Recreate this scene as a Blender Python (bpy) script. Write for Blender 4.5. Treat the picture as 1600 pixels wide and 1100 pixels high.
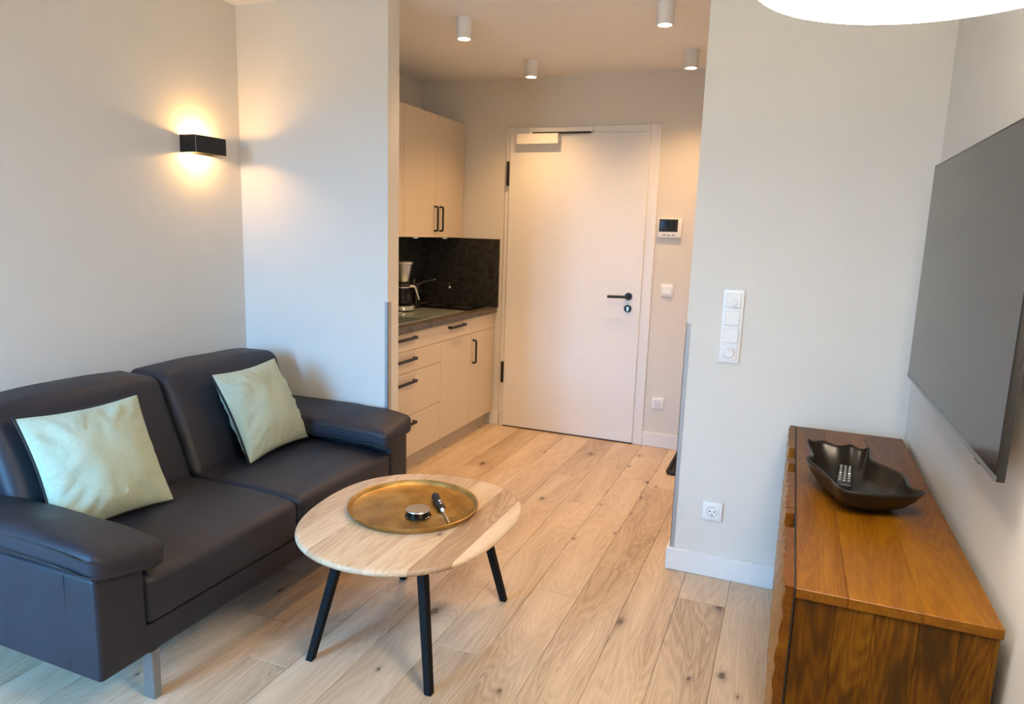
import bpy, bmesh, math, random
from mathutils import Vector, Matrix, noise
random.seed(7)
PI = math.pi
scene = bpy.context.scene
for o in list(bpy.data.objects): bpy.data.objects.remove(o)
C = scene.collection

# ------------------------------------------------------------------ camera
H = 1.45
cd = bpy.data.cameras.new('camera'); cam = bpy.data.objects.new('camera', cd); C.objects.link(cam)
cd.sensor_width = 36; cd.sensor_fit = 'HORIZONTAL'; cd.lens = 1081.754/1600*36
cd.clip_start = 0.02
right = Vector((0.9260611875934661, 0.3760606208884811, 0.03144974165155044))
down = Vector((0.09235280038038872, -0.14503777596366635, -0.9851065951486739))
fwd = Vector((-0.3658983972291751, 0.9151734551222972, -0.16904410650666685))
m = Matrix((right, -down, -fwd)).transposed().to_4x4(); m.translation = (0, 0, H)
cam.matrix_world = m
scene.camera = cam

# ------------------------------------------------------------------ world, daylight, exposure
w = bpy.data.worlds.new('sky'); scene.world = w; w.use_nodes = True
wt = w.node_tree; bg = wt.nodes['Background']; bg.inputs[1].default_value = 34.0
# clear blue sky above the horizon, dull grey ground below it
_g = wt.nodes.new('ShaderNodeTexCoord'); _s = wt.nodes.new('ShaderNodeSeparateXYZ'); _r = wt.nodes.new('ShaderNodeValToRGB')
wt.links.new(_g.outputs['Generated'], _s.inputs[0]); wt.links.new(_s.outputs[2], _r.inputs[0]); wt.links.new(_r.outputs[0], bg.inputs[0])
_r.color_ramp.elements[0].position = 0.0; _r.color_ramp.elements[0].color = (0.10, 0.11, 0.12, 1)
_r.color_ramp.elements[1].position = 0.03; _r.color_ramp.elements[1].color = (0.20, 0.54, 1.0, 1)
# the room's shell
XL, XR, YB, YP, YW, ZC = -2.70, 0.454, -0.55, 2.89, 4.752, 2.525   # left, TV wall, window wall, partition, entrance wall, ceiling
WX0, WX1, WZ0, WZ1 = -2.64, -1.75, 0.03, 2.28                     # window opening in the wall behind the camera
pl = bpy.data.lights.new('daylight_portal', 'AREA'); pl.shape = 'RECTANGLE'; pl.size = WX1-WX0; pl.size_y = WZ1-WZ0
pl.cycles.is_portal = True
po = bpy.data.objects.new('daylight_portal', pl); C.objects.link(po)
po.location = ((WX0+WX1)/2, YB-0.13, (WZ0+WZ1)/2); po.rotation_euler = (PI/2, 0, 0)   # faces +Y, into the room
vs = scene.view_settings; vs.view_transform = 'Standard'; vs.look = 'None'; vs.gamma = 1; vs.use_curve_mapping = False
vs.exposure = 0.60
DOWN_W, SCONCE_W, RING_E, WARM = 31.0, 3.2, 39.0, (1.0, 0.565, 0.22)

# ------------------------------------------------------------------ materials
MATS = {}
def newmat(name):
    mt = bpy.data.materials.new(name); mt.use_nodes = True
    nt = mt.node_tree; b = nt.nodes['Principled BSDF']; MATS[name] = mt
    return mt, nt, b
def nd(nt, typ, **kw):
    n = nt.nodes.new(typ)
    for k, v in kw.items():
        if k.startswith('i_'):
            n.inputs[k[2:].replace('_', ' ')].default_value = v
        else: setattr(n, k, v)
    return n
def ramp(nt, stops):
    r = nt.nodes.new('ShaderNodeValToRGB'); e = r.color_ramp.elements
    while len(e) < len(stops): e.new(0.5)
    for el, (p, c) in zip(e, stops): el.position = p; el.color = (*c, 1) if len(c) == 3 else c
    return r
def L(nt, a, b): nt.links.new(a, b)
def bump(nt, b, h, strength, dist=0.01):
    bn = nd(nt, 'ShaderNodeBump'); bn.inputs['Strength'].default_value = strength; bn.inputs['Distance'].default_value = dist
    L(nt, h, bn.inputs['Height']); L(nt, bn.outputs[0], b.inputs['Normal'])
def plain(name, col, rough=0.5, metal=0.0, var=0.04, scale=30, bmp=0.0, coat=0.0):
    mt, nt, b = newmat(name)
    tc = nd(nt, 'ShaderNodeTexCoord'); n = nd(nt, 'ShaderNodeTexNoise'); n.inputs['Scale'].default_value = scale; n.inputs['Detail'].default_value = 4
    L(nt, tc.outputs['Object'], n.inputs['Vector'])
    r = ramp(nt, [(0.3, tuple(c*(1-var) for c in col)), (0.7, tuple(min(1, c*(1+var)) for c in col))])
    L(nt, n.outputs['Fac'], r.inputs[0]); L(nt, r.outputs[0], b.inputs['Base Color'])
    b.inputs['Roughness'].default_value = rough; b.inputs['Metallic'].default_value = metal
    b.inputs['Coat Weight'].default_value = coat
    if bmp: bump(nt, b, n.outputs['Fac'], bmp, 0.002)
    return mt
def emit(name, col, strength):
    mt, nt, b = newmat(name)
    b.inputs['Base Color'].default_value = (0.9, 0.9, 0.9, 1)
    b.inputs['Emission Color'].default_value = (*col, 1); b.inputs['Emission Strength'].default_value = strength
    return mt
def wood(name, cols, grain=(26, 1.6, 26), fig=0.5, knots=0.0, rough=0.45, tone=0.25, coat=0.0, knot_col=(0.05, 0.03, 0.02), sat=0.0, axis='Y', blotch=0.0, blotch_col=(0.05, 0.03, 0.01), bm=0.08, fib=0.6, knot_cut=0.58, spec=0.5):
    """procedural wood: fibre noise stretched along the grain, cathedral bands, per-board tone, knots"""
    mt, nt, b = newmat(name)
    tc = nd(nt, 'ShaderNodeTexCoord'); oi = nd(nt, 'ShaderNodeObjectInfo')
    off = nd(nt, 'ShaderNodeVectorMath', operation='MULTIPLY'); cmb = nd(nt, 'ShaderNodeCombineXYZ')
    for k in range(3): L(nt, oi.outputs['Random'], cmb.inputs[k])
    off.inputs[1].default_value = (37, 91, 53); L(nt, cmb.outputs[0], off.inputs[0])
    src = tc.outputs['Object']
    if axis == 'Z':
        mp = nd(nt, 'ShaderNodeMapping'); mp.inputs['Rotation'].default_value = (PI/2, 0, 0); L(nt, src, mp.inputs[0]); src = mp.outputs[0]
    add = nd(nt, 'ShaderNodeVectorMath', operation='ADD'); L(nt, src, add.inputs[0]); L(nt, off.outputs[0], add.inputs[1])
    P = add.outputs[0]
    def stretch(v):
        q = nd(nt, 'ShaderNodeVectorMath', operation='MULTIPLY'); q.inputs[1].default_value = v; L(nt, P, q.inputs[0]); return q.outputs[0]
    nf = nd(nt, 'ShaderNodeTexNoise'); nf.inputs['Scale'].default_value = 5; nf.inputs['Detail'].default_value = 6; nf.inputs['Roughness'].default_value = 0.65
    L(nt, stretch(grain), nf.inputs['Vector'])
    nl = nd(nt, 'ShaderNodeTexNoise'); nl.inputs['Scale'].default_value = 1.0; nl.inputs['Detail'].default_value = 2.0; nl.inputs['Distortion'].default_value = 0.6
    L(nt, stretch((6.5, 0.9, 6.5)), nl.inputs['Vector'])
    # cathedral figure: sine of a smooth field
    mm = nd(nt, 'ShaderNodeMath', operation='MULTIPLY'); mm.inputs[1].default_value = 130; L(nt, nl.outputs['Fac'], mm.inputs[0])
    sn = nd(nt, 'ShaderNodeMath', operation='SINE'); L(nt, mm.outputs[0], sn.inputs[0])
    s2 = nd(nt, 'ShaderNodeMath', operation='MULTIPLY_ADD'); s2.inputs[1].default_value = 0.14*fig; s2.inputs[2].default_value = 0.0; L(nt, sn.outputs[0], s2.inputs[0])
    a1 = nd(nt, 'ShaderNodeMath', operation='ADD'); fb = nd(nt, 'ShaderNodeMath', operation='MULTIPLY_ADD'); fb.inputs[1].default_value = fib; fb.inputs[2].default_value = .5-.5*fib; L(nt, nf.outputs['Fac'], fb.inputs[0])
    L(nt, fb.outputs[0], a1.inputs[0]); L(nt, s2.outputs[0], a1.inputs[1])
    t1 = nd(nt, 'ShaderNodeMath', operation='MULTIPLY_ADD'); t1.inputs[1].default_value = 0.7; L(nt, nl.outputs['Fac'], t1.inputs[0]); t1.inputs[2].default_value = -0.35
    a2 = nd(nt, 'ShaderNodeMath', operation='ADD'); L(nt, a1.outputs[0], a2.inputs[0]); L(nt, t1.outputs[0], a2.inputs[1])
    rt = nd(nt, 'ShaderNodeMath', operation='MULTIPLY_ADD'); rt.inputs[1].default_value = tone; rt.inputs[2].default_value = -tone/2; L(nt, oi.outputs['Random'], rt.inputs[0])
    a3 = nd(nt, 'ShaderNodeMath', operation='ADD'); L(nt, a2.outputs[0], a3.inputs[0]); L(nt, rt.outputs[0], a3.inputs[1])
    n = len(cols); r = ramp(nt, [(0.22+0.56*i/(n-1), c) for i, c in enumerate(cols)])
    L(nt, a3.outputs[0], r.inputs[0]); col = r.outputs[0]
    def mixdark(fac, c):
        nonlocal col
        mx = nd(nt, 'ShaderNodeMix', data_type='RGBA'); L(nt, fac, mx.inputs['Factor']); L(nt, col, mx.inputs['A']); mx.inputs['B'].default_value = (*c, 1); col = mx.outputs['Result']
    if knots:
        vo = nd(nt, 'ShaderNodeTexVoronoi', voronoi_dimensions='2D'); vo.inputs['Scale'].default_value = 1; L(nt, stretch((5.0, 2.8, 5.0)), vo.inputs['Vector'])
        nk = nd(nt, 'ShaderNodeTexNoise'); nk.inputs['Scale'].default_value = 30; L(nt, P, nk.inputs['Vector'])
        ad = nd(nt, 'ShaderNodeMath', operation='MULTIPLY_ADD'); ad.inputs[1].default_value = 0.10; L(nt, nk.outputs['Fac'], ad.inputs[0])
        sz = nd(nt, 'ShaderNodeSeparateColor'); L(nt, vo.outputs['Color'], sz.inputs[0])
        sm_ = nd(nt, 'ShaderNodeMath', operation='MULTIPLY_ADD'); sm_.inputs[1].default_value = 1.6; sm_.inputs[2].default_value = 0.6; L(nt, sz.outputs[1], sm_.inputs[0])   # knots of unequal size
        ds = nd(nt, 'ShaderNodeMath', operation='MULTIPLY'); L(nt, vo.outputs['Distance'], ds.inputs[0]); L(nt, sm_.outputs[0], ds.inputs[1]); L(nt, ds.outputs[0], ad.inputs[2])
        kr = ramp(nt, [(0.085, (knots,)*3), (0.105, (knots*0.5,)*3), (0.16, (knots*.16,)*3), (0.26, (0, 0, 0))]); L(nt, ad.outputs[0], kr.inputs[0])
        # only some cells carry a knot
        sp = nd(nt, 'ShaderNodeSeparateColor'); L(nt, vo.outputs['Color'], sp.inputs[0])
        gt = nd(nt, 'ShaderNodeMath', operation='GREATER_THAN'); gt.inputs[1].default_value = knot_cut; L(nt, sp.outputs[0], gt.inputs[0])
        mu = nd(nt, 'ShaderNodeMath', operation='MULTIPLY'); L(nt, kr.outputs[0], mu.inputs[0]); L(nt, gt.outputs[0], mu.inputs[1])
        mixdark(mu.outputs[0], knot_col)
    if blotch:
        nb = nd(nt, 'ShaderNodeTexNoise'); nb.inputs['Scale'].default_value = 1; nb.inputs['Detail'].default_value = 5; nb.inputs['Distortion'].default_value = 1.2; L(nt, stretch((9, 3, 9)), nb.inputs['Vector'])
        br = ramp(nt, [(0.52, (0, 0, 0)), (0.72, (blotch,)*3)]); L(nt, nb.outputs['Fac'], br.inputs[0]); mixdark(br.outputs[0], blotch_col)
    L(nt, col, b.inputs['Base Color'])
    b.inputs['Roughness'].default_value = rough; b.inputs['Coat Weight'].default_value = coat; b.inputs['Coat Roughness'].default_value = 0.25; b.inputs['Specular IOR Level'].default_value = spec
    if bm: bump(nt, b, a1.outputs[0], bm, 0.003)
    return mt

plain('paint', (0.69, 0.665, 0.62), 0.85, var=0.012, scale=6)
plain('ceiling_paint', (0.88, 0.87, 0.85), 0.9, var=0.01, scale=6)
plain('white_lacquer', (0.76, 0.755, 0.75), 0.4, var=0.01)
plain('white_plastic', (0.82, 0.82, 0.82), 0.35, var=0.01)
plain('grey_plastic', (0.35, 0.35, 0.36), 0.5, var=0.02)
plain('black_metal', (0.012, 0.012, 0.013), 0.42, 0.3, var=0.1)
plain('black_plastic', (0.012, 0.012, 0.013), 0.35, var=0.1)
plain('table_metal', (0.004, 0.004, 0.004), 0.6, 0.0, var=0.1)
MATS['table_metal'].node_tree.nodes['Principled BSDF'].inputs['Specular IOR Level'].default_value = 0.15   # matt powder coat
plain('leg_steel', (0.30, 0.32, 0.33), 0.4, 0.9, var=0.05)
plain('brushed_steel', (0.66, 0.66, 0.65), 0.30, 0.97, var=0.08, scale=60)
plain('sink_steel', (0.52, 0.58, 0.54), 0.32, 0.9, var=0.06)
plain('guard_metal', (0.42, 0.42, 0.42), 0.55, 0.6, var=0.03)
plain('cashmere', (0.61, 0.515, 0.395), 0.45, var=0.01)
plain('plinth_mat', (0.50, 0.43, 0.34), 0.5, var=0.02)
plain('rubber', (0.012, 0.012, 0.012), 0.7, var=0.1)
plain('leather_seam', (0.012, 0.011, 0.012), 0.55, var=0.1)
plain('piping_black', (0.006, 0.008, 0.009), 0.7, var=0.1)
plain('bronze', (0.022, 0.018, 0.013), 0.33, 0.35, var=0.25, scale=9, bmp=0.15)
plain('screwdriver_grip', (0.008, 0.008, 0.009), 0.4, var=0.1)
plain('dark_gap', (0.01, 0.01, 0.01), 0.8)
plain('ring_copper', (0.55, 0.16, 0.12), 0.4, 0.2)
emit('spot_glow', (1.0, 0.80, 0.52), 30)
emit('bulb_glow', (1.0, 0.66, 0.30), 14)
emit('ring_glow', (1.0, 0.88, 0.71), RING_E)
emit('puck_glow', (1.0, 0.86, 0.68), 1.5)
plain('matt_black', (0.005, 0.005, 0.005), 0.45, var=0.1)
plain('zone_grey', (0.02, 0.02, 0.021), 0.3)

def leather():
    mt, nt, b = newmat('leather')
    tc = nd(nt, 'ShaderNodeTexCoord'); v = nd(nt, 'ShaderNodeTexVoronoi'); v.inputs['Scale'].default_value = 420; L(nt, tc.outputs['Object'], v.inputs['Vector'])
    n = nd(nt, 'ShaderNodeTexNoise'); n.inputs['Scale'].default_value = 7; n.inputs['Detail'].default_value = 5; L(nt, tc.outputs['Object'], n.inputs['Vector'])
    r = ramp(nt, [(0.35, (0.0090, 0.0108, 0.0200)), (0.7, (0.0135, 0.0158, 0.028))]); L(nt, n.outputs['Fac'], r.inputs[0]); L(nt, r.outputs[0], b.inputs['Base Color'])
    rr = ramp(nt, [(0.3, (0.48,)*3), (0.75, (0.58,)*3)]); L(nt, n.outputs['Fac'], rr.inputs[0]); L(nt, rr.outputs[0], b.inputs['Roughness'])
    ad = nd(nt, 'ShaderNodeMath', operation='MULTIPLY_ADD'); ad.inputs[1].default_value = 0.10; L(nt, v.outputs['Distance'], ad.inputs[0])
    q = nd(nt, 'ShaderNodeTexNoise'); q.inputs['Scale'].default_value = 13; q.inputs['Detail'].default_value = 3; q.inputs['Distortion'].default_value = 1.6; L(nt, tc.outputs['Object'], q.inputs['Vector'])
    cr_ = ramp(nt, [(0.47, (1, 1, 1)), (0.50, (0.6,)*3), (0.53, (1, 1, 1))]); L(nt, q.outputs['Fac'], cr_.inputs[0])    # soft creases
    a_ = nd(nt, 'ShaderNodeMath', operation='MULTIPLY_ADD'); a_.inputs[1].default_value = 0.10; L(nt, cr_.outputs[0], a_.inputs[0]); L(nt, n.outputs['Fac'], a_.inputs[2]); L(nt, a_.outputs[0], ad.inputs[2])
    bump(nt, b, ad.outputs[0], 0.20, 0.012)
leather()
def linen():
    mt, nt, b = newmat('linen')
    tc = nd(nt, 'ShaderNodeTexCoord')
    ws = []
    for sc in ((900, 60, 60), (60, 60, 900)):
        q = nd(nt, 'ShaderNodeVectorMath', operation='MULTIPLY'); q.inputs[1].default_value = sc if sc[0] != 900 else (60, 700, 60)
        L(nt, tc.outputs['Object'], q.inputs[0]); n = nd(nt, 'ShaderNodeTexNoise'); n.inputs['Scale'].default_value = 1; n.inputs['Detail'].default_value = 2; L(nt, q.outputs[0], n.inputs['Vector']); ws.append(n)
    ad = nd(nt, 'ShaderNodeMath', operation='ADD'); L(nt, ws[0].outputs['Fac'], ad.inputs[0]); L(nt, ws[1].outputs['Fac'], ad.inputs[1])
    h = nd(nt, 'ShaderNodeMath', operation='MULTIPLY'); h.inputs[1].default_value = 0.5; L(nt, ad.outputs[0], h.inputs[0])
    r = ramp(nt, [(0.3, (0.34, 0.405, 0.31)), (0.7, (0.50, 0.56, 0.43))]); L(nt, h.outputs[0], r.inputs[0]); L(nt, r.outputs[0], b.inputs['Base Color'])
    b.inputs['Roughness'].default_value = 0.95; b.inputs['Sheen Weight'].default_value = 0.15
    bump(nt, b, h.outputs[0], 0.3, 0.002)
linen()
def brass():
    mt, nt, b = newmat('brass')
    tc = nd(nt, 'ShaderNodeTexCoord'); n = nd(nt, 'ShaderNodeTexNoise'); n.inputs['Scale'].default_value = 11; n.inputs['Detail'].default_value = 6; L(nt, tc.outputs['Object'], n.inputs['Vector'])
    r = ramp(nt, [(0.3, (0.30, 0.17, 0.045)), (0.55, (0.46, 0.29, 0.09)), (0.75, (0.55, 0.40, 0.20))]); L(nt, n.outputs['Fac'], r.inputs[0]); L(nt, r.outputs[0], b.inputs['Base Color'])
    n2 = nd(nt, 'ShaderNodeTexNoise'); n2.inputs['Scale'].default_value = 160; n2.inputs['Detail'].default_value = 3; L(nt, tc.outputs['Object'], n2.inputs['Vector'])
    rr = ramp(nt, [(0.3, (0.36,)*3), (0.7, (0.44,)*3)]); L(nt, n.outputs['Fac'], rr.inputs[0]); L(nt, rr.outputs[0], b.inputs['Roughness'])
    b.inputs['Metallic'].default_value = 0.9
    bump(nt, b, n2.outputs['Fac'], 0.35, 0.0015)
brass()
def stone(name, c0, c1, scale, rough):
    mt, nt, b = newmat(name)
    tc = nd(nt, 'ShaderNodeTexCoord'); n = nd(nt, 'ShaderNodeTexNoise'); n.inputs['Scale'].default_value = scale; n.inputs['Detail'].default_value = 8; n.inputs['Roughness'].default_value = 0.7; L(nt, tc.outputs['Object'], n.inputs['Vector'])
    r = ramp(nt, [(0.35, c0), (0.7, c1)]); L(nt, n.outputs['Fac'], r.inputs[0]); L(nt, r.outputs[0], b.inputs['Base Color'])
    b.inputs['Roughness'].default_value = rough; bump(nt, b, n.outputs['Fac'], 0.15, 0.004)
stone('splash_stone', (0.004, 0.0045, 0.005), (0.050, 0.050, 0.046), 24, 0.36)
stone('worktop_stone', (0.03, 0.024, 0.02), (0.14, 0.115, 0.09), 22, 0.4)
def glassmat(name, tint, gloss):
    mt, nt, b = newmat(name); nt.nodes.remove(b); out = nt.nodes['Material Output']
    tr = nd(nt, 'ShaderNodeBsdfTransparent'); tr.inputs[0].default_value = (*tint, 1); g = nd(nt, 'ShaderNodeBsdfGlossy'); g.inputs['Roughness'].default_value = 0.02
    fr = nd(nt, 'ShaderNodeFresnel'); fr.inputs[0].default_value = gloss; mx = nd(nt, 'ShaderNodeMixShader')
    L(nt, fr.outputs[0], mx.inputs[0]); L(nt, tr.outputs[0], mx.inputs[1]); L(nt, g.outputs[0], mx.inputs[2]); L(nt, mx.outputs[0], out.inputs[0])
glassmat('window_glass', (0.96, 0.98, 0.98), 1.45)
glassmat('carafe_glass', (0.35, 0.36, 0.36), 1.5)
def screen(name, col, rough):
    mt, nt, b = newmat(name); b.inputs['Base Color'].default_value = (*col, 1); b.inputs['Roughness'].default_value = rough; b.inputs['IOR'].default_value = 1.37
screen('tv_screen', (0.012, 0.012, 0.012), 0.14); screen('gloss_black', (0.006, 0.006, 0.007), 0.05); screen('intercom_screen', (0.01, 0.014, 0.018), 0.06)
wood('oak_floor', [(0.34, 0.235, 0.15), (0.49, 0.365, 0.25), (0.60, 0.465, 0.335), (0.68, 0.55, 0.41)], grain=(46, 1.6, 46), fig=0.40, fib=.6, knots=0.9, rough=0.42, tone=0.16, knot_col=(0.09, 0.055, 0.04))
wood('oak_table', [(0.36, 0.22, 0.13), (0.50, 0.34, 0.21), (0.61, 0.44, 0.285), (0.69, 0.52, 0.36)], grain=(42, 2.0, 42), fig=0.55, fib=.6, knots=0.85, rough=0.45, tone=0.75, knot_col=(0.10, 0.05, 0.03))
wood('mango_top', [(0.055, 0.015, 0.001), (0.115, 0.036, 0.001), (0.18, 0.068, 0.002), (0.235, 0.098, 0.003)], grain=(34, 3.5, 34), fig=0.30, fib=.5, rough=0.40, tone=0.24, coat=0.0, spec=0.25)
wood('mango_side', [(0.036, 0.011, 0.0005), (0.075, 0.025, 0.0008), (0.125, 0.047, 0.001), (0.185, 0.08, 0.003)], grain=(26, 2.6, 26), fig=0.5, fib=.8, rough=0.42, tone=0.18, coat=0.0, spec=0.2, axis='Z', blotch=0.85, blotch_col=(0.030, 0.013, 0.002))
wood('mango_front', [(0.15, 0.06, 0.012), (0.26, 0.12, 0.025), (0.36, 0.18, 0.045), (0.46, 0.26, 0.075)], grain=(15, 2.2, 15), fig=0.5, rough=0.38, tone=0.2, coat=0.15, axis='Z')

# ------------------------------------------------------------------ mesh helpers
OFF = {}
def link_mesh(name, bm, mat, parent=None, smooth=None, origin=None):
    """bm in world coordinates; origin = the object's own base point (top-level) or the parent's"""
    off = OFF[parent.name] if parent else Vector(origin if origin else (0, 0, 0))
    if parent and origin is not None:
        o_loc = Vector(origin) - off; bo = Vector(origin)
    else: o_loc = Vector((0, 0, 0)) if parent else off; bo = off
    bmesh.ops.translate(bm, verts=bm.verts, vec=-bo)
    bmesh.ops.recalc_face_normals(bm, faces=bm.faces)
    me = bpy.data.meshes.new(name); bm.to_mesh(me); bm.free()
    if smooth is not None:
        for p in me.polygons: p.use_smooth = True
        me.set_sharp_from_angle(angle=math.radians(smooth))
    me.materials.append(MATS[mat])
    o = bpy.data.objects.new(name, me); C.objects.link(o)
    if parent: o.parent = parent
    o.location = o_loc; OFF[o.name] = bo
    return o
def tag(o, label=None, cat=None, group=None, kind=None):
    if label: o['label'] = label
    if cat: o['category'] = cat
    if group: o['group'] = group
    if kind: o['kind'] = kind
    return o
def thing(name, loc, label, cat, group=None, kind=None):
    o = bpy.data.objects.new(name, None); C.objects.link(o); o.location = loc; OFF[o.name] = Vector(loc); o.empty_display_size = 0.05
    return tag(o, label, cat, group, kind)
def box(bm, x0, x1, y0, y1, z0, z1, bev=0.0, seg=2, mat=None):
    g = bmesh.ops.create_cube(bm, size=1)['verts']
    for v in g: v.co = Vector((x0+(v.co.x+.5)*(x1-x0), y0+(v.co.y+.5)*(y1-y0), z0+(v.co.z+.5)*(z1-z0)))
    if mat is not None:
        for v in g: v.co = mat @ v.co
    if bev > 0:
        es = list({e for v in g for e in v.link_edges})
        bmesh.ops.bevel(bm, geom=es, offset=bev, segments=seg, profile=0.5, affect='EDGES')
def B(*a, **k):
    bm = bmesh.new(); box(bm, *a, **k); return bm
def lathe(bm, prof, c=(0, 0, 0), n=32, mat=None, caps=True):
    rings = []
    for r, z in prof:
        ring = []
        for k in range(n):
            a = 2*PI*k/n; p = Vector((r*math.cos(a), r*math.sin(a), z))
            p = (mat @ p) if mat is not None else p
            ring.append(bm.verts.new(p + Vector(c)))
        rings.append(ring)
    for a, b in zip(rings, rings[1:]):
        for k in range(n): bm.faces.new((a[k], a[(k+1) % n], b[(k+1) % n], b[k]))
    if caps:
        bm.faces.new(rings[0][::-1]); bm.faces.new(rings[-1])
def LA(prof, c=(0, 0, 0), n=32, mat=None, caps=True):
    bm = bmesh.new(); lathe(bm, prof, c, n, mat, caps); return bm
def tube(bm, pts, r, n=8, closed=False, square=False):
    pts = [Vector(p) for p in pts]; N = len(pts); rings = []
    up = Vector((0.013, 0.021, 1)).normalized(); prev = None
    for i, p in enumerate(pts):
        if closed: t = pts[(i+1) % N] - pts[i-1]
        else: t = pts[min(i+1, N-1)] - pts[max(i-1, 0)]
        t.normalize()
        ref = prev if prev is not None else (up if abs(t.dot(up)) < 0.95 else Vector((1, 0.02, 0)))
        a = (ref - t*ref.dot(t)).normalized(); b = t.cross(a); prev = a
        rad = r[i] if isinstance(r, (list, tuple)) else r
        ring = []
        for k in range(n):
            th = 2*PI*(k+.5)/n; rr = rad*(1.4142 if square else 1)
            ring.append(bm.verts.new(p + a*math.cos(th)*rr + b*math.sin(th)*rr))
        rings.append(ring)
    M = N if closed else N-1
    for i in range(M):
        A, Bq = rings[i], rings[(i+1) % N]
        # pick the rotation that keeps quads short where a closed path meets itself
        s = 0
        if closed and i == N-1: s = min(range(n), key=lambda q: (A[0].co-Bq[q].co).length)
        for k in range(n): bm.faces.new((A[k], A[(k+1) % n], Bq[(k+1+s) % n], Bq[(k+s) % n]))
    if not closed: bm.faces.new(rings[0][::-1]); bm.faces.new(rings[-1])
def T(pts, r, n=8, closed=False, square=False):
    bm = bmesh.new(); tube(bm, pts, r, n, closed, square); return bm
def arc_path(pts, rad, seg=5):
    """polyline with rounded corners"""
    pts = [Vector(p) for p in pts]; out = [pts[0]]
    for a, b, c in zip(pts, pts[1:], pts[2:]):
        d1 = (a-b).normalized(); d2 = (c-b).normalized(); p0 = b+d1*rad; p1 = b+d2*rad
        for i in range(seg+1):
            t = i/seg; out.append(p0*(1-t)**2 + b*2*t*(1-t) + p1*t*t)
    out.append(pts[-1]); return out
def soft(x0, x1, y0, y1, z0, z1, r, n=14, puff=None, fn=None):
    """soft upholstered block: rounded box with puffed faces. puff=(px,py,pz)"""
    bm = bmesh.new(); px, py, pz = puff or (0, 0, 0)
    c = Vector(((x0+x1)/2, (y0+y1)/2, (z0+z1)/2)); h = Vector(((x1-x0)/2, (y1-y0)/2, (z1-z0)/2))
    def ticks(hh):
        e = [-hh + r*(1-math.cos(PI/2*i/5)) for i in range(5)]
        inn = [-hh+r + (2*hh-2*r)*i/n for i in range(n+1)]
        return e + inn + [-v for v in reversed(e)]
    tx = [ticks(h[k]) for k in range(3)]
    vm = {}
    def vert(i, j, k):
        key = (i, j, k)
        if key in vm: return vm[key]
        p = Vector((tx[0][i], tx[1][j], tx[2][k]))
        q = Vector([max(-h[a]+r, min(h[a]-r, p[a])) for a in range(3)]); d = p-q
        if d.length > 1e-9:
            p = q + d.normalized()*r
        u = [p[a]/h[a] for a in range(3)]
        f = lambda a: max(0.0, 1-abs(u[a])**2.6)
        p = p + Vector((px*u[0]*f(1)*f(2), py*u[1]*f(0)*f(2), pz*u[2]*f(0)*f(1)))
        p = p + c
        if fn: p = fn(p, u)
        vm[key] = bm.verts.new(p); return vm[key]
    N = [len(t) for t in tx]
    for (a, b, s) in ((0, 1, 2), (1, 2, 0), (0, 2, 1)):
        for side in (0, N[s]-1):
            for i in range(N[a]-1):
                for j in range(N[b]-1):
                    ks = []
                    for di, dj in ((0, 0), (1, 0), (1, 1), (0, 1)):
                        key = [0, 0, 0]; key[a] = i+di; key[b] = j+dj; key[s] = side; ks.append(vert(*key))
                    if len(set(ks)) == 4:
                        try: bm.faces.new(ks)
                        except ValueError: pass
    bmesh.ops.remove_doubles(bm, verts=bm.verts, dist=1e-5)
    return bm
def struct(name, bm, mat, label, cat, smooth=None):
    o = link_mesh(name, bm, mat, None, smooth); return tag(o, label, cat, kind='structure')

# ------------------------------------------------------------------ room shell
FX0, FX1, FY0, FY1 = XL, XR, YB, YW
floor = struct('floor', B(FX0-.1, FX1+.1, FY0-.1, FY1+.1, -0.10, -0.014), 'dark_gap', 'light oak plank floor running towards the entrance door', 'floor')
PW = 0.187; x = -0.8773 - PW*10; rows = []
while x < FX1: rows.append(x); x += PW
rnd = random.Random(21)
for ri, rx in enumerate(rows):
    a, b = max(rx, FX0), min(rx+PW, FX1)
    if b-a < 0.02: continue
    y = FY0 - rnd.uniform(0.1, 1.8)
    while y < FY1:
        ln = rnd.choice((1.9, 1.9, 1.5, 1.1)); y0, y1 = max(y, FY0), min(y+ln, FY1); y += ln
        if y1-y0 < 0.05: continue
        bm = bmesh.new(); g = 0.0005; e = 0.0018
        # plank with a fine chamfer on its top edges
        lo = [(a+g, y0+g), (b-g, y0+g), (b-g, y1-g), (a+g, y1-g)]; hi = [(a+g+e, y0+g+e), (b-g-e, y0+g+e), (b-g-e, y1-g-e), (a+g+e, y1-g-e)]
        v0 = [bm.verts.new((*p, -0.014)) for p in lo]; v1 = [bm.verts.new((*p, -0.0015)) for p in lo]; v2 = [bm.verts.new((*p, 0.0)) for p in hi]
        bm.faces.new(v0[::-1]); bm.faces.new(v2)
        for q in range(4):
            bm.faces.new((v0[q], v0[(q+1) % 4], v1[(q+1) % 4], v1[q])); bm.faces.new((v1[q], v1[(q+1) % 4], v2[(q+1) % 4], v2[q]))
        link_mesh('plank', bm, 'oak_floor', floor, origin=((a+b)/2, (y0+y1)/2, 0))
struct('ceiling', B(FX0-.1, FX1+.1, FY0-.1, FY1+.1, ZC, ZC+.12), 'ceiling_paint', 'plain off-white ceiling above kitchen and living room', 'ceiling')
struct('wall_left', B(XL-.12, XL, YB-.15, YP+.05, 0, ZC), 'paint', 'pale grey wall behind the dark leather sofa', 'wall')
struct('wall_kitchen', B(XL-.12, XL+.01, YP+.05, YW+.12, 0, ZC), 'paint', 'wall behind the kitchen units', 'wall')
struct('wall_partition', B(XL, -1.815, YP, YP+.10, 0, ZC), 'paint', 'short pale wall between sofa corner and kitchen', 'wall')
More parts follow.
